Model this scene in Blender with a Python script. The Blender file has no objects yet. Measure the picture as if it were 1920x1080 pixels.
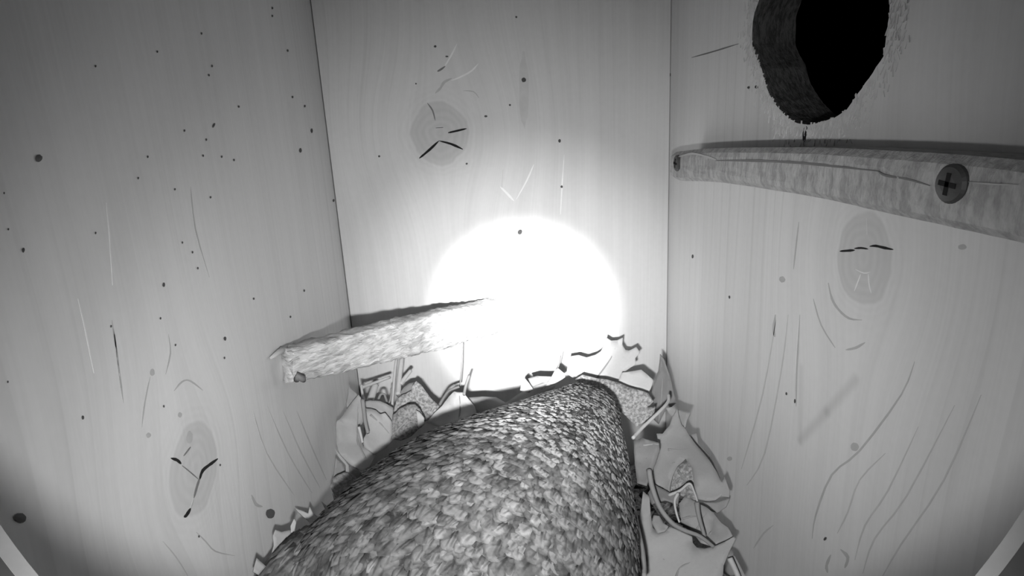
import bpy, bmesh, math, random
from mathutils import Vector, Matrix, noise

# ------------------------------------------------------------------ camera, light, exposure
SC = bpy.context.scene
COL = SC.collection
S = 0.357                       # metres from the lens to the far board
F = 1112.2                      # focal length in pixels of the 1920 px frame
CAM = Vector((0.0, 0.0, 0.235))
YAW, PITCH, ROLL = math.radians(3.615), math.radians(14.424), math.radians(-3.11)
FWD = Vector((math.sin(YAW) * math.cos(PITCH), math.cos(YAW) * math.cos(PITCH), -math.sin(PITCH)))
_r = Vector((math.cos(YAW), -math.sin(YAW), 0))
_u = _r.cross(FWD)
RIGHT = _r * math.cos(ROLL) + _u * math.sin(ROLL)
UP = _u * math.cos(ROLL) - _r * math.sin(ROLL)

cd = bpy.data.cameras.new('camera')
cam = bpy.data.objects.new('camera', cd)
COL.objects.link(cam)
M = Matrix((RIGHT, UP, -FWD)).transposed().to_4x4()
M.translation = CAM
cam.matrix_world = M
cd.sensor_width = 36.0
cd.lens = 36.0 * F / 1920.0
cd.clip_start = 0.003
cd.clip_end = 20
SC.camera = cam

w = bpy.data.worlds.new('night')
SC.world = w
w.use_nodes = True
w.node_tree.nodes['Background'].inputs[0].default_value = (0, 0, 0, 1)
w.node_tree.nodes['Background'].inputs[1].default_value = 0.0

SC.view_settings.view_transform = 'Standard'
SC.view_settings.look = 'None'
SC.view_settings.gamma = 1.0
SC.view_settings.use_curve_mapping = False
SC.view_settings.exposure = 0.0
SC.cycles.max_bounces = 5
SC.cycles.diffuse_bounces = 3
SC.cycles.glossy_bounces = 2


def ray(px, py):
    return FWD + RIGHT * ((px - 960) / F) - UP * ((py - 540) / F)


def at(px, py, d):
    return CAM + ray(px, py) * d


XL, XR, YB = -0.2199 * S, 0.3407 * S, S      # inner faces of the boards
YF, ZT, TH = -0.035, 0.365, 0.018            # front board, roof, board thickness


def on_plane(px, py, co, no):
    q = ray(px, py)
    return CAM + q * ((co - CAM).dot(no) / q.dot(no))


WALLS = {'left': (Vector((XL, 0, 0)), Vector((1, 0, 0))),
         'right': (Vector((XR, 0, 0)), Vector((-1, 0, 0))),
         'back': (Vector((0, YB, 0)), Vector((0, -1, 0)))}


def on_wall(wl, px, py):
    co, no = WALLS[wl]
    return on_plane(px, py, co, no)


# the camera's infrared emitters, under the lens inside its hood: from a wide wash to a tight beam
LED = CAM + FWD * 0.011 - UP * 0.022 - RIGHT * 0.007


def led(name, pos, target, energy, size, blend, rad=0.003):
    l = bpy.data.lights.new(name, 'SPOT')
    l.energy = energy
    l.spot_size = math.radians(size)
    l.spot_blend = blend
    l.shadow_soft_size = rad
    l.color = (1, 1, 1)
    o = bpy.data.objects.new(name, l)
    COL.objects.link(o)
    o.location = pos
    o.rotation_euler = (target - pos).to_track_quat('-Z', 'Y').to_euler()
    return o


led('infrared_wash', LED + RIGHT * 0.004, on_wall('back', 965, 730), 1.1, 112, 1.0)
led('infrared_flood', LED + RIGHT * 0.002, on_wall('back', 965, 670), 1.75, 80, 1.0)
led('infrared_throw', LED - RIGHT * 0.002, on_wall('back', 985, 600), 4.4, 40, 1.0)
led('infrared_beam', LED - RIGHT * 0.004, on_wall('back', 982, 588), 24.0, 21.0, 1.0)


# ------------------------------------------------------------------ shader helpers
class X:
    """a value in a node tree, with arithmetic"""
    nt = None

    def __init__(s, k):
        s.k = k

    @staticmethod
    def op(kind, *a, clamp=False):
        n = X.nt.nodes.new('ShaderNodeMath')
        n.operation = kind
        n.use_clamp = clamp
        for i, v in enumerate(a):
            v = v.k if isinstance(v, X) else v
            if isinstance(v, (int, float)):
                n.inputs[i].default_value = v
            else:
                X.nt.links.new(v, n.inputs[i])
        return X(n.outputs[0])

    def __add__(s, o): return X.op('ADD', s, o)
    def __radd__(s, o): return X.op('ADD', o, s)
    def __sub__(s, o): return X.op('SUBTRACT', s, o)
    def __rsub__(s, o): return X.op('SUBTRACT', o, s)
    def __mul__(s, o): return X.op('MULTIPLY', s, o)
    def __rmul__(s, o): return X.op('MULTIPLY', o, s)
    def __truediv__(s, o): return X.op('DIVIDE', s, o)
    def abs(s): return X.op('ABSOLUTE', s)
    def sin(s): return X.op('SINE', s)
    def exp(s): return X.op('EXPONENT', s)
    def fract(s): return X.op('FRACT', s)
    def sqrt(s): return X.op('SQRT', s)
    def max(s, o): return X.op('MAXIMUM', s, o)
    def min(s, o): return X.op('MINIMUM', s, o)
    def sat(s): return X.op('ADD', s, 0.0, clamp=True)

    def step(s, a, b):
        """0 at a, 1 at b, smooth"""
        n = X.nt.nodes.new('ShaderNodeMapRange')
        n.interpolation_type = 'SMOOTHSTEP'
        X.nt.links.new(s.k, n.inputs[0])
        flip = a > b
        n.inputs[1].default_value, n.inputs[2].default_value = (b, a) if flip else (a, b)
        n.inputs[3].default_value, n.inputs[4].default_value = (1, 0) if flip else (0, 1)
        return X(n.outputs[0])


def vec(a, b, c):
    n = X.nt.nodes.new('ShaderNodeCombineXYZ')
    for i, v in enumerate((a, b, c)):
        v = v.k if isinstance(v, X) else v
        if isinstance(v, (int, float)):
            n.inputs[i].default_value = v
        else:
            X.nt.links.new(v, n.inputs[i])
    return n.outputs[0]


def nz(v, scale, detail=2.0, rough=0.5):
    n = X.nt.nodes.new('ShaderNodeTexNoise')
    X.nt.links.new(v, n.inputs['Vector'])
    n.inputs['Scale'].default_value = scale
    n.inputs['Detail'].default_value = detail
    n.inputs['Roughness'].default_value = rough
    return X(n.outputs[0])


def start(name):
    m = bpy.data.materials.new(name)
    m.use_nodes = True
    X.nt = m.node_tree
    b = m.node_tree.nodes['Principled BSDF']
    b.inputs['Roughness'].default_value = 0.7
    b.inputs['Specular IOR Level'].default_value = 0.25
    tc = X.nt.nodes.new('ShaderNodeTexCoord')
    sp = X.nt.nodes.new('ShaderNodeSeparateXYZ')
    X.nt.links.new(tc.outputs['Object'], sp.inputs[0])
    return m, b, tc.outputs['Object'], [X(sp.outputs[i]) for i in range(3)]


def finish(b, grey, height=None, strength=0.3, dist=0.001):
    nt = X.nt
    cmb = nt.nodes.new('ShaderNodeCombineColor')
    for i in range(3):
        nt.links.new(grey.k, cmb.inputs[i])
    nt.links.new(cmb.outputs[0], b.inputs['Base Color'])
    if height is not None:
        bp = nt.nodes.new('ShaderNodeBump')
        bp.inputs['Strength'].default_value = strength
        bp.inputs['Distance'].default_value = dist
        nt.links.new(height.k, bp.inputs['Height'])
        nt.links.new(bp.outputs[0], b.inputs['Normal'])


def pine(name, axis, knots=(), base=0.56, seed=0.0, dark_strokes=(), ring=34.0):
    """planed softwood: upright grain that bows around the knots"""
    m, b, P, (x, y, z) = start(name)
    u = x if axis == 'x' else y
    g = u
    for (u0, v0, a, c) in knots:
        e = ((u - u0) / (2.6 * a))
        f = ((z - v0) / (2.4 * c))
        g = g - (u - u0) * 0.72 * ((e * e + f * f) * -1.0).exp()
    slow = nz(vec(g * 26, z * 2.2, seed), 1.0, 2)
    gg = g * ring * 3.0 + slow * 3.2
    fr = gg.fract()
    late = fr.step(0.72, 0.97) * fr.step(1.0, 0.975)          # latewood lines
    fine = nz(vec(g * 900, z * 9, seed + 3), 1.0, 2)
    mid = nz(vec(g * 120, z * 6, seed + 7), 1.0, 2)
    lines_on = nz(vec(g * 9, z * 3.0, seed + 11), 1.0, 1).step(0.38, 0.66)
    val = base + (fine - 0.5) * 0.07 + (mid - 0.5) * 0.09 - late * lines_on * 0.05
    h = nz(vec(u * 800, z * 8, seed), 1.0, 1)
    rough = nz(P, 380.0, 1)
    val = val + (rough - 0.5) * 0.03
    wob = nz(P, 90.0, 2)
    for (u0, v0, a, c) in knots:
        e = (u - u0) / a
        f = (z - v0) / c
        r = (e * e + f * f).sqrt() + (wob - 0.5) * 0.34
        inside = r.step(1.06, 0.90)
        halo = r.step(1.9, 1.05) * r.step(0.9, 1.06)
        rings = (r * 26).sin() * 0.5 + 0.5
        edge = (r - 0.99).abs().step(0.10, 0.0)
        val = val * (1 - inside * (0.15 + rings * 0.05) - edge * 0.05) - halo * 0.02 * ((r * 34).sin() * 0.5 + 0.8)
    for (pts, wd, k) in dark_strokes:
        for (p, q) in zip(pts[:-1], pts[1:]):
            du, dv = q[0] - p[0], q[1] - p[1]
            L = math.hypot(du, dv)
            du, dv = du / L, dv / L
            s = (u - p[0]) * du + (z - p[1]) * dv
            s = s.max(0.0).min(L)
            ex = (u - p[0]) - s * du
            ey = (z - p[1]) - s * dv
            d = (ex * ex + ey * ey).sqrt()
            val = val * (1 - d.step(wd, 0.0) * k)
    finish(b, val.max(0.02), h, 0.12, 0.0004)
    return m


def plain(name, v, rough=0.7, nscale=200.0, amp=0.15, bump=0.2, dist=0.0005, spec=0.25):
    m, b, P, _ = start(name)
    b.inputs['Roughness'].default_value = rough
    b.inputs['Specular IOR Level'].default_value = spec
    n = nz(P, nscale, 4, 0.6)
    finish(b, (v * (1 - amp) + n * (2 * amp * v)), n, bump, dist)
    return m


def barky(name, v, axis, dark=0.35):
    """rough split wood: long torn flakes along one axis"""
    m, b, P, _ = start(name)
    mp = X.nt.nodes.new('ShaderNodeMapping')
    X.nt.links.new(P, mp.inputs[0])
    mp.inputs['Scale'].default_value = axis
    n = nz(mp.outputs[0], 1.0, 4, 0.65)
    n2 = nz(mp.outputs[0], 3.1, 3, 0.6)
    c = n.step(0.36, 0.62)
    finish(b, v * (1 - dark) + c * (v * dark) + (n2 - 0.5) * (v * 0.5), n + n2 * 0.5, 0.55, 0.0012)
    return m


def mottled(name, v, scale=700.0):
    m, b, P, _ = start(name)
    n = nz(P, scale, 4, 0.7).step(0.36, 0.64)
    n2 = nz(P, 60.0, 3)
    finish(b, v * 0.42 + n * (v * 0.62) + (n2 - 0.5) * 0.12, n, 0.3, 0.0004)
    return m


def leafy(name, v, rough=0.55):
    m, b, P, _ = start(name)
    b.inputs['Roughness'].default_value = rough
    n = nz(P, 70.0, 3, 0.6)
    n2 = nz(P, 900.0, 3, 0.6)
    spot = nz(P, 420.0, 2).step(0.70, 0.76)
    finish(b, v + (n - 0.5) * 0.22 * v + (n2 - 0.5) * 0.12 * v - spot * v * 0.25, n + n2 * 0.15, 0.25, 0.001)
    return m


# ------------------------------------------------------------------ mesh helpers
def obj(name, verts, faces, mat, parent=None, smooth=False):
    me = bpy.data.meshes.new(name)
    me.from_pydata([tuple(v) for v in verts], [], faces)
    me.update()
    bm = bmesh.new()
    bm.from_mesh(me)
    bmesh.ops.recalc_face_normals(bm, faces=bm.faces)
    bm.to_mesh(me)
    bm.free()
    if smooth:
        me.polygons.foreach_set('use_smooth', [True] * len(me.polygons))
    return link(name, me, mat, parent)


def link(name, me, mat, parent=None):
    o = bpy.data.objects.new(name, me)
    COL.objects.link(o)
    for m in (mat if isinstance(mat, (list, tuple)) else [mat]):
        me.materials.append(m)
    if parent is not None:
        o.parent = parent
    return o


def tag(o, label, cat, group=None, kind=None):
    o['label'] = label
    o['category'] = cat
    if group:
        o['group'] = group
    if kind:
        o['kind'] = kind
    return o


def empty(name, loc):
    o = bpy.data.objects.new(name, None)
    o.empty_display_size = 0.01
    COL.objects.link(o)
    o.location = loc
    return o


def adopt(child, parent):
    """parent while keeping the child's world place"""
    child.parent = parent
    child.matrix_parent_inverse = Matrix.Translation(-Vector(parent.location)) if parent.type == 'EMPTY' else Matrix()
    return child


def box(lo, hi):
    (a, b, c), (d, e, f) = lo, hi
    v = [(a, b, c), (d, b, c), (d, e, c), (a, e, c), (a, b, f), (d, b, f), (d, e, f), (a, e, f)]
    q = [(0, 3, 2, 1), (4, 5, 6, 7), (0, 1, 5, 4), (1, 2, 6, 5), (2, 3, 7, 6), (3, 0, 4, 7)]
    return v, q


def tube(pts, rad, n=7):
    """verts, faces of a tapered tube through points; rad is a number or a list"""
    pts = [Vector(p) for p in pts]
    rads = rad if isinstance(rad, (list, tuple)) else [rad] * len(pts)
    vs, fs = [], []
    ref = None
    for i, p in enumerate(pts):
        t = (pts[min(i + 1, len(pts) - 1)] - pts[max(i - 1, 0)]).normalized()
        if ref is None:
            ref = t.orthogonal().normalized()
        ref = (ref - t * ref.dot(t)).normalized()
        bi = t.cross(ref)
        for k in range(n):
            a = 2 * math.pi * k / n
            vs.append(p + (ref * math.cos(a) + bi * math.sin(a)) * rads[i])
    for i in range(len(pts) - 1):
        for k in range(n):
            fs.append((i * n + k, i * n + (k + 1) % n, (i + 1) * n + (k + 1) % n, (i + 1) * n + k))
    fs.append(tuple(range(n - 1, -1, -1)))
    fs.append(tuple(range((len(pts) - 1) * n, len(pts) * n)))
    return vs, fs


def smooth_line(pts, k=4):
    """Catmull-Rom through pixel points"""
    if len(pts) < 3:
        return list(pts)
    P = [pts[0]] + list(pts) + [pts[-1]]
    out = []
    for i in range(1, len(P) - 2):
        a, b, c, d = P[i - 1], P[i], P[i + 1], P[i + 2]
        for j in range(k):
            t = j / k
            out.append(tuple(0.5 * (2 * b[m] + (c[m] - a[m]) * t + (2 * a[m] - 5 * b[m] + 4 * c[m] - d[m]) * t * t
                                    + (3 * b[m] - a[m] - 3 * c[m] + d[m]) * t ** 3) for m in range(2)))
    out.append(tuple(pts[-1]))
    return out


# ------------------------------------------------------------------ the box: boards
def uv_on(wl, px, py):
    p = on_wall(wl, px, py)
    return (p.x if wl == 'back' else p.y, p.z)


def knot(wl, px, py, hx, hy):
    u, v = uv_on(wl, px, py)
    ua = uv_on(wl, px - hx, py)[0]
    ub = uv_on(wl, px + hx, py)[0]
    va = uv_on(wl, px, py - hy)[1]
    vb = uv_on(wl, px, py + hy)[1]
    return ((ua + ub) / 2, (va + vb) / 2, abs(ub - ua) / 2, abs(va - vb) / 2)


kL = knot('left', 363, 882, 51, 92)
kB = knot('back', 825, 250, 54, 58)
kR = knot('right', 1622, 484, 51, 88)
kR2 = knot('right', 1590, 1040, 30, 30)

m_left = pine('pine_board_left', 'y', [kL], base=0.62, seed=1.3, ring=26)
m_back = pine('pine_board_back', 'x', [kB], seed=5.1, ring=30)
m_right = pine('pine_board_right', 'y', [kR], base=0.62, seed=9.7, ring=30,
               dark_strokes=[([uv_on('right', 1604, 712), uv_on('right', 1550, 772), uv_on('right', 1500, 826)], 0.0032, 0.16),  # soft darker strokes that meet in a V
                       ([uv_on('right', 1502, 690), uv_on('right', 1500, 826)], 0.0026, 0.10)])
m_dull = pine('pine_board_unseen', 'x', [], base=0.34, seed=3.3)
m_floor = plain('floor_board_wood', 0.30)
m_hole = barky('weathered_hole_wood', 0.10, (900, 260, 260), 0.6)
m_black = plain('crack_black', 0.012, 0.9, amp=0.0, bump=0.0)
m_dark = plain('dark_wood_mark', 0.17, 0.8)
m_soft = plain('soft_wood_mark', 0.41, 0.8)
m_grainline = plain('grain_line_wood', 0.47, 0.8)
m_pale = plain('pale_torn_wood', 0.70, 0.7)
m_stain = plain('dark_stain', 0.10, 0.8)
m_speck = plain('fly_speck', 0.07, 0.8)

v, q = box((XL - TH, YF - TH, -0.02), (XL, YB + TH, ZT))
wall_left = tag(obj('wall_left', v, q, m_left), 'pine side board with one oval knot and many dark specks', 'wall', kind='structure')
v, q = box((XL + 0.0006, YB, -0.02), (XR - 0.0004, YB + TH, ZT))
wall_back = tag(obj('wall_back', v, q, m_back), 'narrow pine board facing the camera with the glare on it', 'wall', kind='structure')
v, q = box((XL + 0.0006, YF - TH, -0.02), (XR - 0.0004, YF, ZT))
wall_front = tag(obj('wall_front', v, q, m_dull), 'pine board behind the camera, out of view', 'wall', kind='structure')
v, q = box((XL - TH, YF - TH, -0.02), (XR + TH, YB + TH, 0.0))
floor = tag(obj('floor', v, q, m_floor), 'wooden floor of the nest box buried under leaves', 'floor', kind='structure')
v, q = box((XL - TH, YF - TH, ZT), (XR + TH, YB + TH, ZT + TH))
ceiling = tag(obj('ceiling', v, q, m_dull), 'wooden roof board of the nest box, out of view', 'ceiling', kind='structure')

# the side board with the round entrance hole
HY, HZ, HR = 0.2155, 0.2715, 0.0405
rnd = random.Random(4)
NH = 144
# radius of the hand-cut hole by angle, its upper half mirroring the lower
hole_pts = [(.2575, .2716), (.2558, .2664), (.2465, .2561), (.2351, .2427), (.2215, .2350), (.2079, .2332), (.2028, .2340), (.1893, .2371), (.1826, .2425),
            (.1770, .2475), (.1730, .2515), (.1730, .2590), (.1738, .2712)]
polar = sorted((math.atan2(HZ - b, a - HY) % (2 * math.pi), math.hypot(a - HY, b - HZ)) for a, b in hole_pts)


def hole_r(k, amp, s):
    a = 2 * math.pi * k / NH
    m = a if a <= math.pi else 2 * math.pi - a
    r = polar[-1][1] if m > polar[-1][0] else polar[0][1]
    for (p, q) in zip(polar[:-1], polar[1:]):
        if p[0] <= m <= q[0]:
            r = p[1] + (q[1] - p[1]) * (m - p[0]) / (q[0] - p[0])
    return r * (1 + amp * noise.noise((math.cos(a) * s, math.sin(a) * s, s)) + amp * 0.6 * noise.noise((math.cos(a) * 9 * s, math.sin(a) * 9 * s, 3)))


bm = bmesh.new()
o4 = [bm.verts.new((XR, yy, zz)) for yy, zz in ((YF - TH, -0.02), (YB + TH, -0.02), (YB + TH, ZT), (YF - TH, ZT))]
rim = []
for k in range(NH):
    a = 2 * math.pi * k / NH
    r = hole_r(k, 0.016, 3.0)
    rim.append(bm.verts.new((XR, HY + r * math.cos(a), HZ + r * math.sin(a))))
es = [bm.edges.new((o4[i], o4[(i + 1) % 4])) for i in range(4)]
es += [bm.edges.new((rim[i], rim[(i + 1) % NH])) for i in range(NH)]
bmesh.ops.triangle_fill(bm, edges=es, use_beauty=True)
# outer skin and the bored tunnel
back4 = [bm.verts.new((XR + TH, p.co.y, p.co.z)) for p in o4]
prev = rim
for st in range(1, 7):
    cur = []
    for k in range(NH):
        a = 2 * math.pi * k / NH
        r = hole_r(k, 0.016, 3.0 + st * .4) * (1.0 - 0.003 * st)
        cur.append(bm.verts.new((XR + TH * st / 6, HY + r * math.cos(a), HZ + r * math.sin(a))))
    for k in range(NH):
        f = bm.faces.new((prev[k], prev[(k + 1) % NH], cur[(k + 1) % NH], cur[k]))
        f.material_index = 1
    prev = cur
for i in range(4):
    bm.faces.new((o4[i], o4[(i + 1) % 4], back4[(i + 1) % 4], back4[i]))
es = [bm.edges.get((back4[i], back4[(i + 1) % 4])) or bm.edges.new((back4[i], back4[(i + 1) % 4])) for i in range(4)]
es += [bm.edges.get((prev[i], prev[(i + 1) % NH])) for i in range(NH)]
bmesh.ops.triangle_fill(bm, edges=es, use_beauty=True)
bmesh.ops.recalc_face_normals(bm, faces=bm.faces)
me = bpy.data.meshes.new('wall_right')
bm.to_mesh(me)
bm.free()
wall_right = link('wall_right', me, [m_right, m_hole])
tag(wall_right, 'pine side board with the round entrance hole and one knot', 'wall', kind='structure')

WOBJ = {'left': wall_left, 'right': wall_right, 'back': wall_back}


# ------------------------------------------------------------------ marks that lie in the boards
def ribbon(wl, pts, wpx, mat, name, proud=0.00012, taper=0.25):
    co, no = WALLS[wl]
    pts = smooth_line(pts, 3)
    n = len(pts)
    vs, fs = [], []
    for i, p in enumerate(pts):
        a, b = pts[max(i - 1, 0)], pts[min(i + 1, n - 1)]
        dx, dy = b[0] - a[0], b[1] - a[1]
        L = math.hypot(dx, dy) or 1
        t = min(i, n - 1 - i) / max(1, (n - 1) / 2)
        hw = wpx / 2 * (taper + (1 - taper) * min(1, t * 2)) * (1 + 0.35 * noise.noise((p[0] * .13, p[1] * .13, 1)))
        for s in (-1, 1):
            w3 = on_wall(wl, p[0] - dy / L * hw * s, p[1] + dx / L * hw * s)
            vs.append(w3 + no * proud)
            vs.append(w3 - no * 0.0004)
    for i in range(n - 1):
        k = i * 4
        fs += [(k, k + 4, k + 6, k + 2), (k, k + 1, k + 5, k + 4), (k + 2, k + 6, k + 7, k + 3)]
    fs += [(0, 2, 3, 1), (n * 4 - 4, n * 4 - 3, n * 4 - 1, n * 4 - 2)]
    return obj(name, vs, fs, mat, WOBJ[wl])


def spot_geo(wl, px, py, rx, ry, rot=0.0, n=9, proud=0.00015):
    co, no = WALLS[wl]
    vs = []
    for k in range(n):
        a = 2 * math.pi * k / n
        j = 1 + 0.22 * noise.noise((px + math.cos(a), py + math.sin(a), k * .7))
        x, y = rx * j * math.cos(a), ry * j * math.sin(a)
        p = on_wall(wl, px + x * math.cos(rot) - y * math.sin(rot), py + x * math.sin(rot) + y * math.cos(rot))
        vs.append(p + no * proud)
    vs.append(on_wall(wl, px, py) + no * proud * 1.6)
    return vs, [(k, (k + 1) % n, n) for k in range(n)]


def specks(wl, items, mat):
    V, Fc = [], []
    for it in items:
        vs, fs = spot_geo(wl, it[0], it[1], it[2], it[3], it[4] if len(it) > 4 else 0.0)
        b = len(V)
        V += vs
        Fc += [tuple(i + b for i in f) for f in fs]
    o = obj('specks', V, Fc, mat, WOBJ[wl])
    o['kind'] = 'stuff'
    return o


for pts, wd, mt in [
        ([(786, 297), (805, 281), (823, 264)], 4.5, m_black), ([(823, 264), (846, 270), (868, 280)], 4, m_black),
        ([(817, 240), (831, 239)], 3.5, m_black), ([(840, 249), (858, 245), (875, 241)], 4, m_black),
        ([(801, 193), (811, 207), (816, 226)], 3, m_dark), ([(820, 134), (827, 130), (835, 124)], 4, m_dark),
        ([(816, 175), (826, 165), (833, 154), (847, 147)], 5, m_soft)]:
    ribbon('back', pts, wd, mt, 'crack')
for pts, wd, mt in [
        ([(320, 859), (332, 863), (339, 870)], 5, m_black), ([(408, 860), (396, 869), (380, 882), (374, 899)], 5.5, m_black),
        ([(374, 897), (369, 912), (363, 934)], 4, m_dark), ([(363, 934), (360, 945), (356, 956)], 2, m_soft),
        ([(357, 953), (350, 965), (345, 970)], 6, m_black), ([(341, 873), (356, 885), (372, 899)], 1.6, m_dark),
        ([(357, 838), (351, 846), (344, 855)], 2.2, m_dark)]:
    ribbon('left', pts, wd, mt, 'crack')
for pts, wd, mt in [
        ([(1575, 471), (1590, 470), (1603, 469)], 4.5, m_black), ([(1602, 466), (1615, 465), (1628, 467)], 4, m_black),
        ([(1631, 462), (1642, 461), (1660, 465), (1675, 468)], 4.5, m_black),
        ([(1512, 236), (1509, 250), (1508, 266)], 7, m_black), ([(1297, 108), (1340, 96), (1385, 82)], 2.5, m_dark)]:
    ribbon('right', pts, wd, mt, 'crack')

for wl, pts, wd, mt in [
        ('back', [(897, 119), (884, 133), (862, 145), (846, 151)], 3, m_pale), ('back', [(857, 82), (846, 104), (834, 124)], 3, m_pale),
        ('back', [(1058, 290), (1054, 345), (1051, 402)], 2.5, m_pale), ('back', [(1001, 308), (988, 338), (968, 374)], 3, m_pale),
        ('back', [(938, 350), (950, 362), (964, 377)], 4, m_pale), ('back', [(943, 318), (941, 352)], 2, m_soft),
        ('back', [(868, 170), (888, 172), (898, 184)], 2, m_soft),
        ('left', [(199, 380), (205, 440), (211, 535)], 2, m_pale), ('left', [(209, 600), (216, 645), (224, 705), (231, 756)], 3.5, m_soft),
        ('left', [(212, 612), (218, 660), (225, 715)], 2, m_pale),
        ('left', [(315, 626), (319, 662), (310, 702)], 3, m_soft), ('left', [(281, 706), (271, 755), (265, 802)], 3, m_soft),
        ('left', [(357, 350), (366, 430), (392, 520)], 2.5, m_soft), ('left', [(146, 560), (158, 610), (176, 700)], 2.5, m_pale),
        ('left', [(326, 733), (341, 716), (356, 714), (380, 732)], 3, m_soft),
        ('left', [(474, 770), (500, 850), (552, 930)], 2.5, m_grainline), ('left', [(500, 760), (540, 850), (585, 925)], 2.5, m_grainline),
        ('left', [(530, 770), (565, 850), (600, 915)], 2.5, m_grainline), ('left', [(556, 770), (585, 840), (612, 900)], 2.5, m_grainline),
        ('left', [(368, 998), (385, 1015), (404, 1034), (440, 1042)], 2.5, m_soft), ('left', [(305, 1015), (330, 1045), (352, 1080)], 2.5, m_grainline),
        ('left', [(471, 928), (480, 946), (492, 950)], 6, m_soft),
        ('right', [(1498, 416), (1493, 460), (1488, 505)], 2.5, m_soft), ('right', [(1500, 590), (1494, 700), (1493, 762)], 3, m_soft),
        ('right', [(1497, 600), (1491, 700)], 1.6, m_pale), ('right', [(1454, 590), (1451, 618), (1453, 632)], 5, m_soft),
        ('right', [(1478, 590), (1466, 690), (1434, 850), (1400, 910)], 2.5, m_grainline),
        ('right', [(1455, 600), (1430, 740), (1390, 880)], 2.5, m_grainline),
        ('right', [(1715, 678), (1690, 740), (1612, 845), (1560, 890), (1530, 965), (1523, 1010)], 3.5, m_soft),
        ('right', [(1660, 850), (1612, 900), (1590, 960), (1570, 1000)], 3, m_grainline),
        ('right', [(1722, 800), (1665, 920), (1622, 985), (1603, 1050)], 3, m_grainline),
        ('right', [(1790, 760), (1700, 930), (1640, 1010), (1618, 1075)], 3, m_grainline),
        ('right', [(1840, 740), (1770, 900), (1690, 1020), (1655, 1080)], 3, m_grainline),
        ('right', [(1553, 530), (1560, 560), (1572, 580), (1592, 597), (1616, 600)], 4, m_soft),
        ('right', [(1525, 560), (1540, 610), (1566, 652)], 2.5, m_soft), ('right', [(1586, 656), (1605, 652), (1622, 642)], 5, m_soft),
        ('right', [(1625, 409), (1626, 440)], 2, m_pale), ('right', [(1604, 505), (1620, 512), (1632, 510)], 2, m_pale),
        ('right', [(1614, 514), (1608, 530), (1602, 546)], 2, m_pale), ('right', [(1628, 513), (1630, 535), (1634, 550)], 2, m_pale),
        ('right', [(1558, 1040), (1550, 1060), (1552, 1074)], 5, m_soft), ('right', [(1576, 1030), (1590, 1045), (1584, 1065)], 6, m_soft),
        ('right', [(1413, 1028), (1432, 1000), (1450, 985)], 3, m_grainline)]:
    ribbon(wl, pts, wd, mt, 'grain_ridge', 0.00007)

L1 = [(377, 63), (178, 124), (294, 97), (397, 124), (391, 141), (539, 95), (447, 200), (548, 182), (386, 262), (276, 294), (380, 292),
      (415, 294), (438, 300), (327, 355), (394, 370), (258, 334), (345, 245), (178, 437), (14, 430), (360, 473), (6, 362), (571, 199),
      (341, 455), (510, 15), (510, 30), (370, 503), (13, 716), (306, 762), (300, 597), (328, 647), (544, 594), (420, 671), (207, 612),
      (372, 1006), (412, 872), (475, 560), (570, 545)]
specks('left', [(x, y, 1.7, 2.4) for x, y in L1] + [(584, 245, 2.2, 4.5), (563, 282, 2.5, 4.5), (400, 235, 2, 5, .5), (42, 469, 3, 4.5),
       (306, 534, 2.5, 4.5), (154, 783, 2.5, 4), (421, 635, 2.6, 4), (625, 376, 2, 3)], m_speck)
specks('back', [(982, 150, 4.5, 4.5), (975, 435, 4, 5, .6), (1053, 350, 2.3, 2.5), (1049, 264, 2.5, 3.5), (816, 87, 2.6, 2.4), (711, 293, 2.2, 2),
                (875, 307, 2, 2), (956, 197, 2, 2), (911, 218, 3, 2), (838, 106, 3, 1.5), (780, 157, 1.6, 1.6), (968, 32, 2, 2)], m_speck)
specks('right', [(1299, 481, 1.8, 4), (1368, 557, 1.8, 3), (1475, 738, 1.8, 3), (1491, 752, 1.8, 4), (1404, 164, 2.5, 2.5), (1419, 163, 4, 3),
                 (1548, 1010, 2.5, 4, .6), (1256, 140, 2, 4)], m_speck)
for wl, a in [('left', (71, 297, 6.5, 7.5, .5)), ('left', (36, 971, 11.5, 9, .2)), ('left', (506, 963, 8.5, 9.5, .3))]:
    v, q = spot_geo(wl, *a, n=14)
    obj('stain', v, q, m_stain, WOBJ[wl])
for wl, a in [('left', (285, 698, 4.5, 7)), ('left', (278, 816, 5, 5)), ('left', (337, 778, 4, 5)), ('left', (355, 820, 6, 12)), ('right', (1467, 524, 6, 6)),
              ('right', (1805, 463, 8, 5)), ('right', (1603, 838, 8, 8)), ('right', (1368, 860, 5, 4)), ('right', (1512, 262, 9, 5))]:
    v, q = spot_geo(wl, *a, n=14, proud=0.00006)
    obj('stain', v, q, m_soft, WOBJ[wl])
v, q = spot_geo('back', 982, 170, 9, 70, 0, n=18, proud=0.00004)
obj('resin_streak', v, q, plain('resin_streak_wood', 0.50, 0.8), wall_back)

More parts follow.
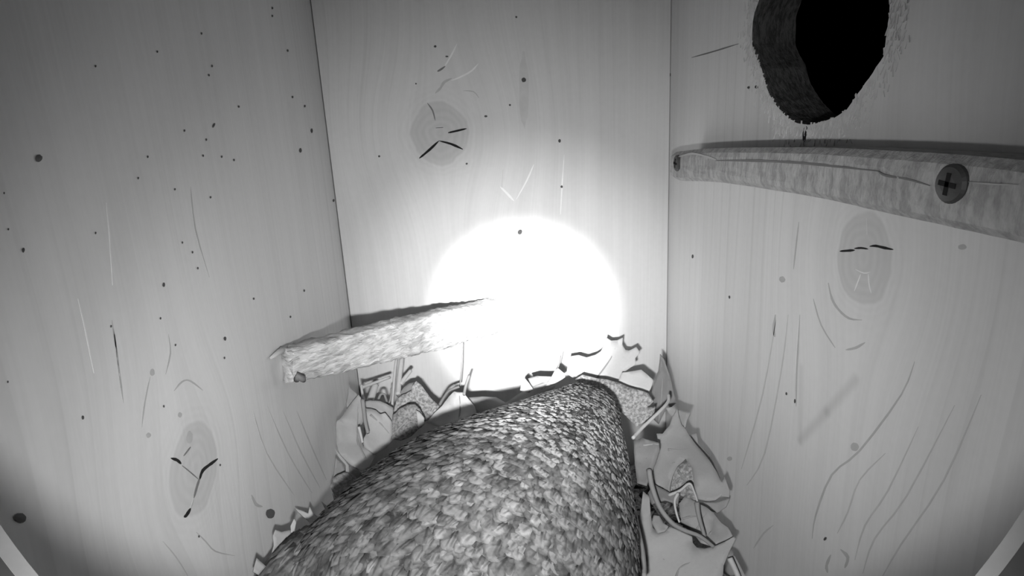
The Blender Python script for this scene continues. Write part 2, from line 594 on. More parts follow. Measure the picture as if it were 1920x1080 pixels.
# torn fibres round the lower rim of the entrance hole
V, Fc = [], []
for k in range(900):
    a = math.radians(rnd.uniform(165, 380))
    r0 = hole_r(int((a % (2 * math.pi)) / (2 * math.pi) * NH), 0.016, 3.0)
    rr = r0 * 1.01 + abs(rnd.gauss(0.0, 0.0042))
    c = Vector((XR, HY + rr * math.cos(a), HZ + rr * math.sin(a)))
    if rr > HR * 1.45:
        continue
    L = rnd.uniform(0.0008, 0.0034)
    wd = rnd.uniform(0.00015, 0.0005)
    tilt = rnd.gauss(0, 0.35)
    d = Vector((0, math.sin(tilt), -math.cos(tilt)))
    s = Vector((0, math.cos(tilt), math.sin(tilt)))
    pr = Vector((-rnd.uniform(0.0001, 0.0005), 0, 0))
    b = len(V)
    V += [c - d * L * .5 - s * wd + pr * .2, c - d * L * .5 + s * wd + pr * .2, c + d * L * .5 + s * wd * .3 + pr, c + d * L * .5 - s * wd * .3 + pr,
          c - d * L * .5 + Vector((0.0004, 0, 0)), c + d * L * .5 + Vector((0.0002, 0, 0))]
    Fc += [(b, b + 1, b + 2, b + 3), (b, b + 4, b + 1), (b + 2, b + 5, b + 3), (b + 1, b + 4, b + 5, b + 2), (b, b + 3, b + 5, b + 4)]
fib = obj('torn_fibres', V, Fc, plain('torn_fibre_wood', 0.62, 0.8, amp=0.3), wall_right)
fib['kind'] = 'stuff'

# ------------------------------------------------------------------ batten under the entrance hole
BX = 0.2957 * S
bat_co, bat_no = Vector((BX, 0, 0)), Vector((-1, 0, 0))
m_bat = barky('rough_batten_wood', 0.43, (400, 330, 130), 0.30)
top_px = smooth_line([(1255, 290), (1268, 284), (1346, 278), (1509, 277), (1608, 281), (1736, 288), (1842, 296), (1925, 305), (2080, 325), (2500, 378), (2900, 430)], 5)
bot_px = smooth_line([(1255, 326), (1268, 339), (1346, 343), (1509, 369), (1608, 391), (1736, 420), (1842, 444), (1925, 464), (2080, 506), (2500, 615), (2900, 722)], 5)
VS, FS = [], []
NB = len(top_px)
NR = 9
for i, (tp, bp_) in enumerate(zip(top_px, bot_px)):
    a = on_plane(tp[0], tp[1], bat_co, bat_no)
    b = on_plane(bp_[0], bp_[1], bat_co, bat_no)
    for j in range(NR):
        t = j / (NR - 1)
        p = a.lerp(b, t)
        e = 0.0022 * (abs(2 * t - 1) ** 6) + (0.003 if i == 0 else 0.0008 if i == 1 else 0)
        p.x += e + 0.0005 * noise.noise(p * 160) + 0.0004 * noise.noise(p * 600)
        VS.append(p)
    VS.append(Vector((XR, b.y, b.z + 0.0004)))
    VS.append(Vector((XR, a.y, a.z - 0.0004)))
W_ = NR + 2
for i in range(NB - 1):
    for j in range(W_):
        k = (j + 1) % W_
        FS.append((i * W_ + j, i * W_ + k, (i + 1) * W_ + k, (i + 1) * W_ + j))
FS.append(tuple(range(W_)))
FS.append(tuple((NB - 1) * W_ + j for j in reversed(range(W_))))
bp0 = on_plane(1500, 320, bat_co, bat_no)
batten = empty('batten', (XR - 0.005, bp0.y, bp0.z))
tag(batten, 'rough wooden batten screwed to the board beneath the entrance hole', 'batten')
adopt(obj('strip', VS, FS, m_bat, None), batten)


def face_ribbon(pts, wpx, mat, name, proud=0.0009):
    vs, fs = [], []
    pts = smooth_line(pts, 4)
    n = len(pts)
    for i, p in enumerate(pts):
        a, b = pts[max(i - 1, 0)], pts[min(i + 1, n - 1)]
        dx, dy = b[0] - a[0], b[1] - a[1]
        L = math.hypot(dx, dy)
        hw = wpx / 2 * (0.3 + 0.7 * min(1, 4 * min(i, n - 1 - i) / n)) * (1 + .5 * noise.noise((p[0] * .06, p[1] * .06, 2)))
        for s in (-1, 1):
            q3 = on_plane(p[0] - dy / L * hw * s, p[1] + dx / L * hw * s, bat_co, bat_no)
            vs += [q3 + bat_no * proud * 0.35, q3 - bat_no * 0.001]
    for i in range(n - 1):
        k = i * 4
        fs += [(k, k + 4, k + 6, k + 2), (k, k + 1, k + 5, k + 4), (k + 2, k + 6, k + 7, k + 3)]
    return adopt(obj(name, vs, fs, mat), batten)


face_ribbon([(1343, 301), (1400, 301), (1480, 304), (1560, 311), (1648, 321)], 4.5, m_dark, 'crack')
face_ribbon([(1648, 321), (1662, 329), (1700, 335), (1745, 348)], 4, m_dark, 'crack')
face_ribbon([(1818, 341), (1860, 345), (1910, 346)], 3, m_soft, 'crack')
face_ribbon([(1270, 295), (1300, 288), (1330, 295), (1345, 300)], 3.5, m_soft, 'crack')

m_screw = plain('dark_screw_steel', 0.055, 0.55, amp=0.2, spec=0.4)
m_slot = plain('screw_recess', 0.012, 0.9)


def screw(px, py, rpx_y):
    c = on_plane(px, py, bat_co, bat_no)
    R = rpx_y * (c - CAM).dot(FWD) / F
    vs, fs = [], []
    prof = [(0.0, 1.0), (0.0011, 1.0), (0.0017, 0.86), (0.0020, 0.45), (0.0020, 0.0)]
    n = 28
    for h, r in prof:
        for k in range(n):
            a = 2 * math.pi * k / n
            vs.append(Vector((BX + 0.0008 - h, c.y + R * r * math.cos(a), c.z + R * r * math.sin(a))))
    for i in range(len(prof) - 1):
        for k in range(n):
            fs.append((i * n + k, i * n + (k + 1) % n, (i + 1) * n + (k + 1) % n, (i + 1) * n + k))
    h = obj('screw', vs, fs, m_screw)
    adopt(h, batten)
    ax = BX - 0.0013
    V, Q = [], []
    for ang in (0.12, 0.12 + math.pi / 2):
        d = Vector((0, math.cos(ang), math.sin(ang)))
        s = Vector((0, -math.sin(ang), math.cos(ang)))
        b = len(V)
        for xx in (ax, ax + 0.0008):
            for su, sv in ((-1, -1), (1, -1), (1, 1), (-1, 1)):
                V.append(Vector((xx, c.y, c.z)) + d * R * .56 * su + s * R * .13 * sv)
        Q += [(b, b + 1, b + 2, b + 3), (b + 4, b + 7, b + 6, b + 5), (b, b + 4, b + 5, b + 1), (b + 1, b + 5, b + 6, b + 2), (b + 2, b + 6, b + 7, b + 3), (b + 3, b + 7, b + 4, b)]
    sl = obj('cross_recess', V, Q, m_slot)
    sl.parent = h
    return h


screw(1785, 345, 37)
screw(1270, 306, 15)

# ------------------------------------------------------------------ perch stick across the far corner
PL = on_wall('left', 521, 688)
PR = on_wall('back', 940, 589)
stick = empty('perch_stick', (PL + PR) / 2)
tag(stick, 'rough split stick wedged across the corner, lower than the batten', 'stick')
along = (PR - PL).normalized()
side = Vector((along.y, -along.x, 0)).normalized()      # towards the camera
if side.dot(CAM - PL) < 0:
    side = -side
upv = side.cross(along).normalized()
if upv.z < 0:
    upv = -upv
VS, FS = [], []
NS = 90
L = (PR - PL).length
hh = 0.0098
prof = [(-1, 1), (-.5, 1.02), (0, 1.0), (.5, 1.0), (.86, .96), (1, .8), (1, .4), (1.03, 0), (1, -.4), (1, -.8), (.86, -.97), (.5, -1), (0, -1), (-.5, -1), (-1, -1), (-1, 0)]
for i in range(NS):
    t = i / (NS - 1)
    c = (PL + along * 0.003).lerp(PR - along * 0.004, t)
    hs = hh * (0.68 + 0.34 * min(1, t / .55)) * (1 + .05 * noise.noise((t * 7, 1, 2)))
    for (a, b) in prof:
        ss = (a - 1) * 0.0052
        # the ends are cut to sit flat against the two boards
        off = side * (ss + 0.0055) + upv * (b * hs)
        p = c + off
        jit = noise.noise_vector(p * 300) * 0.0009 + noise.noise_vector(p * 900) * 0.0004
        p += jit
        if i == 0:
            p += along * (0.0025 * noise.noise((b * 3, a * 3, 5)))
        if i == NS - 1:
            p += along * ((YB - 0.0002 - p.y) / along.y)
        p.x = max(p.x, XL + 0.0001)
        p.y = min(p.y, YB - 0.0002)
        VS.append(p)
n = len(prof)
for i in range(NS - 1):
    for k in range(n):
        FS.append((i * n + k, i * n + (k + 1) % n, (i + 1) * n + (k + 1) % n, (i + 1) * n + k))
for e0 in (0, (NS - 1) * n):
    e1_ = len(VS)
    VS += [VS[e0 + k].copy() for k in range(n)]
    VS.append(sum((VS[e0 + k] for k in range(n)), Vector()) / n)
    FS += [(e1_ + k, e1_ + (k + 1) % n, e1_ + n) for k in range(n)]
m_stick = barky('split_stick_wood', 0.60, (110, 110, 640), 0.38)
adopt(obj('shaft', VS, FS, m_stick, None, True), stick)
# torn chips standing off the stick's face and end
v, q = tube([on_wall('left', 501, 672) + Vector((.0012, 0, 0)), on_wall('left', 515, 660) + Vector((.002, 0, 0)), on_wall('left', 530, 650) + Vector((.0018, 0, 0))], [.0005, .0013, .0009], 8)
adopt(obj('splinter', v, q, m_soft, None, True), stick)  # darker than the shaft: the shade on it is put into its colour
rc = random.Random(8)
V, Q = [], []
for k in range(150):
    t = rc.uniform(0.01, 0.99)
    b0 = rc.uniform(-.85, .95)
    c = PL.lerp(PR, t) + side * 0.0056 + upv * (b0 * hh * (0.66 + 0.34 * min(1, t / .55)))
    l, wd = rc.uniform(.002, .007), rc.uniform(.0004, .0011)
    d = (along + upv * rc.gauss(0.05, .18)).normalized()
    s = upv
    lift = rc.uniform(.0004, .0012)
    b = len(V)
    V += [c - d * l - s * wd * .2, c - s * wd, c + s * wd, c - d * l * .4 + side * lift * .6, c + d * l * .25 - s * wd * .5 + side * lift, c + d * l * .25 + s * wd * .5 + side * lift]
    Q += [(b, b + 1, b + 4, b + 3), (b, b + 3, b + 5, b + 2), (b + 3, b + 4, b + 5), (b + 1, b + 2, b + 5, b + 4)]
ch = adopt(obj('torn_chips', V, Q, m_stick), stick)
ch['kind'] = 'stuff'
V, Q = tube([at(556, 712, (PL - CAM).dot(FWD) - .002), at(560, 706, (PL - CAM).dot(FWD) - .004), at(566, 709, (PL - CAM).dot(FWD) - .002), at(570, 714, (PL - CAM).dot(FWD))], [.0012, .0016, .0014, .0008], 8)
adopt(obj('knot_curl', V, Q, m_dark, None, True), stick)

# ------------------------------------------------------------------ the bird
# stations along its back: pixel centre, depth, half width, half height
ST = [(1080, 756, 0.2900, 0.0040, 0.0040),
      (1105, 759, 0.2875, 0.0127, 0.0109),
      (1083, 797, 0.2742, 0.0212, 0.0185),
      (1058, 842, 0.2605, 0.0288, 0.0260),
      (1029, 892, 0.2466, 0.0354, 0.0338),
      (993, 949, 0.2322, 0.0427, 0.0408),
      (950, 1010, 0.2175, 0.0492, 0.0456),
      (903, 1084, 0.2024, 0.0540, 0.0465),
      (849, 1169, 0.1873, 0.0564, 0.0448),
      (793, 1257, 0.1733, 0.0548, 0.0402),
      (760, 1347, 0.1617, 0.0453, 0.0306),
      (745, 1441, 0.1513, 0.0300, 0.0181),
      (740, 1540, 0.1420, 0.0120, 0.0040)]


def crom(a, b, c, d, t):
    return (b * 2 + (c - a) * t + (a * 2 - b * 5 + c * 4 - d) * t * t + (b * 3 - a - c * 3 + d) * t ** 3) * 0.5


class Loft:
    """a body swept through oval sections that stay parallel"""

    def __init__(s, st, i0, i1, drop, ground):
        s.st, s.n, s.drop, s.ground = st, len(st) - 1, drop, ground
        s.cs = [at(a, b, d) for a, b, d, _, _ in st]
        s.axis = (s.cs[i1] - s.cs[i0]).normalized()
        s.side = Vector((s.axis.y, -s.axis.x, 0)).normalized()
        if s.side.dot(RIGHT) < 0:
            s.side = -s.side
        s.over = s.side.cross(s.axis)
        if s.over.z < 0:
            s.over = -s.over

    def spine(s, t):
        t = max(0.0, min(t, s.n - .001))
        i = int(t)
        f = t - i
        ix = [max(i - 1, 0), i, i + 1, min(i + 2, s.n)]
        return (crom(*[s.cs[k] for k in ix], f), max(crom(*[s.st[k][3] for k in ix], f), .001), max(crom(*[s.st[k][4] for k in ix], f), .001))

    def skin(s, t, ph):
        c, a, b = s.spine(t)
        c0, a0, _ = s.spine(t - .1)
        c1, a1, _ = s.spine(t + .1)
        T = (s.spine(t + .4)[0] - s.spine(t - .4)[0]).normalized()
        cx, sx = math.cos(ph), math.sin(ph)
        fx = math.copysign(abs(cx) ** .88, cx)
        fy = math.copysign(abs(sx) ** .88, sx)
        slope = (a1 - a0) / max(1e-5, (c1 - c0).length)
        n = (s.side * (fx / a) + s.over * (fy / b)).normalized()
        n = (n - s.axis * max(-1.6, min(1.6, slope))).normalized()
        return c + s.side * (a * fx) + s.over * ((b if fy > 0 else min(b * s.drop, c.z - s.ground)) * fy), n, T

    def mesh(s, seg=8, rnd_=40):
        VS, FS = [], []
        NT = s.n * seg
        for i in range(NT + 1):
            for k in range(rnd_):
                VS.append(s.skin(i / seg, 2 * math.pi * k / rnd_)[0])
        for i in range(NT):
            for k in range(rnd_):
                FS.append((i * rnd_ + k, i * rnd_ + (k + 1) % rnd_, (i + 1) * rnd_ + (k + 1) % rnd_, (i + 1) * rnd_ + k))
        FS.append(tuple(range(rnd_)))
        FS.append(tuple(NT * rnd_ + k for k in reversed(range(rnd_))))
        return VS, FS


m_skin, b, P_, _ = start('bird_down')
finish(b, nz(P_, 420, 4).step(.38, .66) * 0.12 + 0.03)
torso = Loft(ST, 2, 9, 1.5, .026)
cs = torso.cs
bird = empty('bird', (cs[6].x, cs[6].y, 0.02))
tag(bird, 'plump mottled bird seen from behind, hunched down in the leaf bed', 'bird')
v, q = torso.mesh()
adopt(obj('body', v, q, m_skin, None, True), bird)
# the folded wing on the knotted board's side
fold = Loft([(690, 985, .214, .003, .004), (664, 1010, .208, .008, .010), (628, 1045, .200, .0120, .0145), (590, 1090, .191, .0135, .0165), (558, 1145, .182, .0125, .016),
             (535, 1215, .173, .009, .012), (520, 1300, .164, .003, .004)], 1, 5, 1.4, .03)
v, q = fold.mesh(8, 28)
wing = adopt(obj('wing', v, q, m_skin, None, True), bird)

# feathers, each a small arched vane with its own markings
m_fea = bpy.data.materials.new('barred_feather')
m_fea.use_nodes = True
X.nt = m_fea.node_tree
bs = m_fea.node_tree.nodes['Principled BSDF']
bs.inputs['Roughness'].default_value = 0.75
bs.inputs['Specular IOR Level'].default_value = 0.15
uvn = X.nt.nodes.new('ShaderNodeUVMap')
sp = X.nt.nodes.new('ShaderNodeSeparateXYZ')
X.nt.links.new(uvn.outputs[0], sp.inputs[0])
fu, fv = X(sp.outputs[0]), X(sp.outputs[1])
an = X.nt.nodes.new('ShaderNodeAttribute')
an.attribute_name = 'tint'
sp2 = X.nt.nodes.new('ShaderNodeSeparateXYZ')
X.nt.links.new(an.outputs['Vector'], sp2.inputs[0])
r1, r2 = X(sp2.outputs[0]), X(sp2.outputs[1])
tcf = X.nt.nodes.new('ShaderNodeTexCoord')
blotch = nz(tcf.outputs['Object'], 95.0, 3, 0.6).step(0.34, 0.66)
fleck = nz(tcf.outputs['Object'], 520.0, 2, 0.5)
r3 = X(sp2.outputs[2])
bl = nz(vec(fu * 1.5 + r1 * 40, fv * 2.0 + r2 * 40, r1 * 9), 1.5, 3, 0.6)
shaft = (fu - 0.5).abs().step(0.10, 0.02) * fv.step(0.95, 0.7)
pale = bl.step(0.42, 0.62)
eu = (fu - 0.5) / 0.40
ev = (fv - 0.74) / 0.24
spot = (eu * eu + ev * ev + (bl - 0.5) * (3.0 - r3 * 1.6)).step(1.05, 0.45) * r1.step(0.30, 0.55)
spotty = nz(tcf.outputs['Object'], 240.0, 2, 0.55).step(0.48, 0.62)
rim = (fu - 0.5).abs().step(0.30, 0.5)
val = 0.035 + spot * (0.06 + r3 * 0.40 + r2 * 0.05) + spotty * (0.05 + r3 * 0.06) + pale * 0.035 + blotch * 0.05 + r2 * 0.03  # darker towards the back: lamp falloff put into the colour, besides plumage markings
val = val * (1 - shaft * 0.45) * (1 - rim * 0.35) * (0.70 + fleck * 0.60)
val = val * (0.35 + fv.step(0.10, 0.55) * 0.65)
finish(bs, val.max(0.015), bl, 0.2, 0.0003)

rf = random.Random(21)
ROWS = [(0.0, .35), (.3, .85), (.62, 1.0), (.86, .72)]


def plumage(loft, fsize, crown_of, parent, width, keep):
    """cover a loft with overlapping feathers that point tailwards; one mesh"""
    V, Q, UV, TI = [], [], [], []
    t = 0.3
    while t < loft.n - .3:
        l = fsize(t)
        c, a, b_ = loft.spine(t)
        dl = (loft.spine(t + .05)[0] - loft.spine(t - .05)[0]).length / .1
        wd = l * width(t)
        nf = max(6, int(math.pi * (a + b_) / (wd * .85)))
        for k in range(nf):
            ph = 2 * math.pi * (k + rf.uniform(-.75, .75)) / nf
            if not keep(math.atan2(math.sin(ph), math.cos(ph))):
                continue
            q_ = rf.uniform(.75, 1.3)
            tint = (rf.random(), rf.random(), crown_of(t))
            p, n, T = loft.skin(t + rf.uniform(-.5, .5) * l * .7 / dl, ph)
            d = (T - n * T.dot(n)).normalized()
            s = n.cross(d)
            yw = rf.gauss(0, 0.20)
            d, s = d * math.cos(yw) + s * math.sin(yw), s * math.cos(yw) - d * math.sin(yw)
            ll, ww, lift = l * q_, wd * q_ * rf.uniform(.85, 1.2), l * rf.uniform(.04, .13)
            p = p - d * (ll * .35)
            b = len(V)
            for v_, pw in ROWS:
                hgt = lift * (0.15 + v_ * 0.9) - lift * 1.1 * max(0, v_ - .6) ** 1.5
                for uu in (-1, 0, 1):
                    V.append(p + d * (ll * v_ * (1 - .07 * abs(uu))) + s * (ww * pw * uu) + n * (hgt - abs(uu) * ww * .30))
                    UV.append((.5 + .5 * uu, v_))
                    TI.append(tint)
            V.append(p + d * ll + n * (lift * .75))
            UV.append((.5, 1.0))
            TI.append(tint)
            for i in range(3):
                for m_ in range(2):
                    Q.append((b + i * 3 + m_, b + i * 3 + m_ + 1, b + i * 3 + m_ + 4, b + i * 3 + m_ + 3))
            Q.append((b + 9, b + 10, b + 12))
            Q.append((b + 10, b + 11, b + 12))
        t += l * .30 / dl
    me = bpy.data.meshes.new('plumage')
    me.from_pydata([tuple(p) for p in V], [], Q)
    uvl = me.uv_layers.new(name='UVMap')
    uvl.data.foreach_set('uv', [c for lp in me.loops for c in UV[lp.vertex_index]])
    ta = me.attributes.new('tint', 'FLOAT_VECTOR', 'POINT')
    ta.data.foreach_set('vector', [c for x3 in TI for c in x3])
    me.polygons.foreach_set('use_smooth', [True] * len(me.polygons))
    o = link('plumage', me, m_fea)
    o['kind'] = 'stuff'
    if parent is bird:
        adopt(o, bird)
    else:
        o.parent = parent
    return o


def ease(t, a, b):
    k = max(0.0, min(1.0, (t - a) / (b - a)))
    return k * k * (3 - 2 * k)


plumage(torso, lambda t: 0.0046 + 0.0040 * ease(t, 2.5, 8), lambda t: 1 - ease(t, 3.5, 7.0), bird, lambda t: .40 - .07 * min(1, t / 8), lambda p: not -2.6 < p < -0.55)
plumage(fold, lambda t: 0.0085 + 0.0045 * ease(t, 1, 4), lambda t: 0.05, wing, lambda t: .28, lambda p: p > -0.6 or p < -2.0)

# ------------------------------------------------------------------ dry leaves, straws and twigs
m_lpale = leafy('leaf_pale', 0.33)
m_lmid = leafy('leaf_mid', 0.27)
m_lbright = leafy('leaf_bright', 0.45)
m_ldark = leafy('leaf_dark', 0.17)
m_lmot = mottled('leaf_mottled', 0.36)
m_lmotd = mottled('leaf_mottled_dark', 0.24)
m_straw = plain('straw', 0.42, 0.6)
m_twig = plain('brown_twig', 0.22, 0.7)
m_vein = plain('leaf_vein', 0.24, 0.7)


def leaf(label, pts, d, tilt, mat, curl=0.05, ribs=(), group='dry leaves around the bird', seed=0):
    """a leaf outline at its own depth; tilt turns its plane: (up, side) parts added to the direction of the camera"""
    cx = sum(p[0] for p in pts) / len(pts)
    cy = sum(p[1] for p in pts) / len(pts)
    c = at(cx, cy, d)
    no = ((CAM - c).normalized() + Vector((tilt[1], 0, tilt[0]))).normalized()
    def clampw(p):
        p.x = min(max(p.x, XL + .0012), XR - .0012)
        p.y = min(p.y, YB - .0012)
        p.z = max(p.z, .002)
        return p
    bm = bmesh.new()
    vs = [bm.verts.new(on_plane(x, y, c, no)) for x, y in pts]
    size = max((v_.co - c).length for v_ in vs)
    f = bm.faces.new(vs)
    bmesh.ops.triangulate(bm, faces=[f], ngon_method='BEAUTY')
    bmesh.ops.subdivide_edges(bm, edges=bm.edges[:], cuts=3, use_grid_fill=True)
    for v_ in bm.verts:
        q3 = (v_.co - c) / size
        h = noise.noise(q3 * 1.6 + Vector((seed, cx * .01, cy * .01))) + .35 * noise.noise(q3 * 4.5 + Vector((cx * .02, seed, 3)))
        v_.co += no * (size * curl * (h * 2.2 + 1.4 * q3.length_squared))
        v_.co = clampw(v_.co)
    bmesh.ops.recalc_face_normals(bm, faces=bm.faces)
    me = bpy.data.meshes.new('leaf')
    bm.to_mesh(me)
    bm.free()
    me.polygons.foreach_set('use_smooth', [True] * len(me.polygons))
    root = empty('leaf', c)
    tag(root, label, 'leaf', group)
    o = adopt(link('blade', me, mat), root)
    so = o.modifiers.new('thick', 'SOLIDIFY')
    so.thickness = 0.0005
    so.offset = -1
    for rp in ribs:
        pp = []
        for x, y in smooth_line(rp, 4):
            p = on_plane(x, y, c, no)
            q3 = (p - c) / size
            h = noise.noise(q3 * 1.6 + Vector((seed, cx * .01, cy * .01))) + .35 * noise.noise(q3 * 4.5 + Vector((cx * .02, seed, 3)))
            pp.append(clampw(p + no * (size * curl * (h * 2.2 + 1.4 * q3.length_squared) + .0002)))
        nn = len(pp)
        v3, f3 = tube(pp, [.0007 * (1 - .7 * i / nn) for i in range(nn)], 6)
        adopt(obj('midrib', v3, f3, m_vein, None, True), root)
    return root


def crop(x0, y0, s, pts):
    return [(x0 + a / s, y0 + b / s) for a, b in pts]


A = lambda p: crop(580, 680, 3.857, p)
B = lambda p: crop(960, 600, 4.0, p)
Cc = lambda p: crop(1120, 700, 2.842, p)
Dd = lambda p: crop(480, 700, 2.842, p)
Ee = lambda p: crop(480, 540, 4.0, p)

leaf('large pale leaf standing beside the bird below the stick, with a scalloped outer edge',
     A([(350, 240), (330, 262), (300, 300), (268, 342), (240, 390), (215, 415), (195, 425), (190, 480), (198, 560), (205, 630), (235, 680), (285, 735), (330, 765), (370, 795), (430, 760), (470, 680), (450, 640), (390, 605),
        (378, 560), (362, 470), (395, 420), (402, 300)]), .285, (.5, .35), m_lpale, .04, [A([(400, 700), (350, 560), (345, 400), (350, 260)])], seed=1)
leaf('small curled leaf tip poking up above the large scalloped leaf',
     A([(283, 160), (300, 190), (330, 212), (352, 242), (330, 262), (270, 335), (262, 300), (280, 230)]), .300, (.2, .5), m_lmid, .05, seed=2)
leaf('creased pale leaf with a jagged upper edge between the scalloped and speckled leaves',
     A([(405, 335), (440, 335), (480, 350), (510, 378), (545, 368), (575, 400), (597, 430), (600, 560), (560, 620), (470, 670), (400, 620), (385, 560), (420, 500)]), .290, (.4, .2), m_lpale, .05,
     [A([(440, 380), (520, 450), (600, 550)])], seed=3)
leaf('narrow grey leaf edge arching behind the creased leaf',
     A([(395, 285), (440, 275), (510, 278), (560, 300), (605, 325), (608, 430), (575, 410), (530, 370), (470, 345), (410, 335)]), .302, (.3, .1), m_lmid, .04, seed=4)
leaf('torn speckled leaf with a pointed top under the stick',
     A([(632, 268), (665, 240), (700, 228), (735, 205), (745, 170), (772, 138), (810, 165), (880, 258), (942, 318), (900, 400), (830, 430), (720, 400), (640, 400), (605, 370)]), .318, (.3, .0), m_lmot, .05, seed=5)
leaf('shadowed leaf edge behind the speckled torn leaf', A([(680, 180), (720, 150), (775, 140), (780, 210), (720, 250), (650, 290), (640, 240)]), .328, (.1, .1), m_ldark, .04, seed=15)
leaf('dark rolled speckled leaf in front of the torn one',
     A([(600, 385), (640, 350), (700, 318), (760, 310), (800, 345), (830, 400), (815, 470), (740, 540), (660, 570), (590, 560)]), .296, (.6, .1), m_lmotd, .10, [A([(600, 520), (700, 420), (780, 330)])], seed=6)
leaf('small pale leaf flap between the rolled leaf and the glare', A([(775, 345), (800, 360), (832, 400), (830, 450), (790, 470), (782, 420)]), .292, (.3, -.2), m_lpale, .05, seed=7)
leaf('pale domed leaf half in the shadow of the bird, beside the glare',
     Ee([(1280, 1020), (1340, 950), (1400, 890), (1440, 830), (1485, 785), (1555, 785), (1600, 840), (1640, 890), (1655, 940), (1620, 975), (1540, 1010), (1400, 1050)]), .308, (.55, -.1), m_lbright, .06, [Ee([(1522, 990), (1530, 880), (1525, 790)])], seed=8)
leaf('long shadowed leaf lying along the foot of the far board', Ee([(1590, 840), (1700, 830), (1800, 822), (1870, 860), (1960, 800), (2100, 740), (2240, 680), (2240, 760), (2000, 900), (1660, 960)]), .322, (.7, 0), m_lmid, .04, seed=9)
leaf('round dark-edged leaf tucked low against the bird', A([(148, 890), (165, 850), (195, 820), (260, 795), (320, 820), (345, 850), (330, 900), (290, 950), (235, 1010), (195, 1010), (175, 950)]), .268, (.5, .3), m_lmotd, .08, seed=10)
leaf('thin leaf strip curling down beside the dark-edged leaf', A([(180, 620), (210, 655), (250, 700), (285, 745), (290, 800), (275, 830), (262, 790), (262, 740), (215, 690)]), .276, (.2, .2), m_lpale, .03, seed=11)
leaf('grey leaf behind the curling strip', A([(185, 690), (240, 730), (262, 790), (200, 815), (175, 830), (182, 750)]), .284, (.2, .6), m_lmid, .03, seed=12)
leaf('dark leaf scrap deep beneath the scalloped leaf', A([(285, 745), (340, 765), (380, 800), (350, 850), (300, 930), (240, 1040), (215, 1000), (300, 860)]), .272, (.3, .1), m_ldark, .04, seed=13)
leaf('bright spiky leaf point beside the lower edge of the bird', Dd([(205, 725), (240, 732), (278, 748), (284, 714), (300, 740), (328, 765), (375, 770), (350, 800), (290, 825), (285, 795), (250, 765)]), .228, (.6, .2), m_lpale, .05, seed=14)
leaf('thin pale leaf point above the spiky one', Dd([(348, 685), (378, 708), (410, 742), (395, 748), (365, 720)]), .240, (.4, .2), m_lpale, .03, seed=16)
leaf('slender curved leaf edge under the dark-edged leaf', Dd([(405, 640), (425, 665), (432, 700), (425, 738), (415, 742), (420, 700)]), .246, (.3, .2), m_lpale, .03, seed=17)
leaf('grey leaf flat against the knotted board beside the tail end of the bird', Dd([(85, 870), (98, 835), (130, 848), (170, 838), (230, 840), (250, 850), (180, 920), (100, 970), (80, 960), (90, 920)]), .195, (.2, .9), m_lmid, .03, seed=18)
leaf('tiny pale leaf flake near the tail end of the bird', Dd([(185, 850), (182, 815), (200, 775), (212, 790), (206, 830), (195, 856)]), .198, (.2, .6), m_lpale, .03, seed=19)
leaf('small pale leaf corner at the bottom edge of the picture', Dd([(0, 985), (15, 1000), (50, 1030), (10, 1075), (-20, 1060)]), .178, (.3, .7), m_lmid, .03, seed=20)

leaf('bright star-lobed leaf leaning on the far board beside the glare',
     B([(430, 275), (500, 264), (560, 282), (625, 262), (665, 235), (690, 190), (705, 132), (745, 155), (790, 152), (832, 132), (828, 185), (850, 225), (880, 230), (932, 203), (962, 245), (925, 288), (930, 335), (885, 362),
        (830, 400), (805, 465), (700, 450), (600, 440), (480, 455), (410, 400)]), .345, (.2, .0), m_lbright, .02, [B([(640, 430), (740, 290), (790, 170)])], seed=21)
leaf('plain pale leaf with angular corners under the star-lobed leaf', B([(825, 395), (890, 388), (970, 374), (1020, 415), (1062, 455), (1045, 510), (1025, 548), (930, 520), (800, 466), (810, 430)]), .328, (.4, -.1), m_lbright, .03, seed=22)
leaf('broad speckled leaf curving over the crown of the bird',
     B([(478, 455), (530, 418), (600, 430), (660, 442), (780, 468), (880, 500), (1022, 552), (1062, 612), (1010, 655), (1078, 652), (1062, 720), (1005, 765), (930, 800), (850, 720), (700, 600), (560, 520)]), .308, (.5, -.1), m_lmot, .06, seed=23)
leaf('dark upright leaf in the corner beside the far board', B([(1075, 465), (1100, 380), (1120, 255), (1150, 300), (1190, 440), (1232, 620), (1200, 650), (1150, 690), (1110, 780), (1070, 740), (1080, 650), (1055, 560)]), .332, (.0, -.5), m_ldark, .05,
     [B([(1110, 760), (1130, 560), (1125, 300)])], seed=24)
leaf('big pale prickly-edged leaf on the pile, with a hole torn in it',
     Cc([(430, 193), (437, 235), (450, 275), (470, 295), (485, 322), (520, 372), (565, 425), (605, 478), (640, 535), (665, 592), (683, 563), (712, 640), (706, 670), (662, 664), (635, 686), (590, 690), (540, 680),
         (522, 610), (515, 550), (505, 505), (472, 460), (430, 500), (402, 555), (388, 605), (388, 642), (345, 618), (300, 590), (290, 515), (318, 450), (328, 390), (318, 325), (350, 325), (385, 285), (402, 235)]),
     .272, (.75, -.35), m_lmid, .05, [Cc([(380, 412), (440, 412), (490, 400)])], seed=25)
leaf('wide pale leaf at the bottom of the pile with a scooped upper edge',
     Cc([(245, 640), (262, 655), (280, 665), (285, 760), (295, 830), (325, 857), (365, 845), (388, 820), (450, 850), (505, 872), (508, 905), (530, 932), (575, 938), (625, 930), (680, 905), (728, 880), (738, 892), (705, 955),
         (672, 1030), (670, 1070), (640, 1180), (400, 1220), (250, 1180), (240, 1000), (225, 800)]), .250, (.9, -.1), m_lpale, .03, [Cc([(420, 1090), (440, 1040), (500, 1010)])], seed=26)
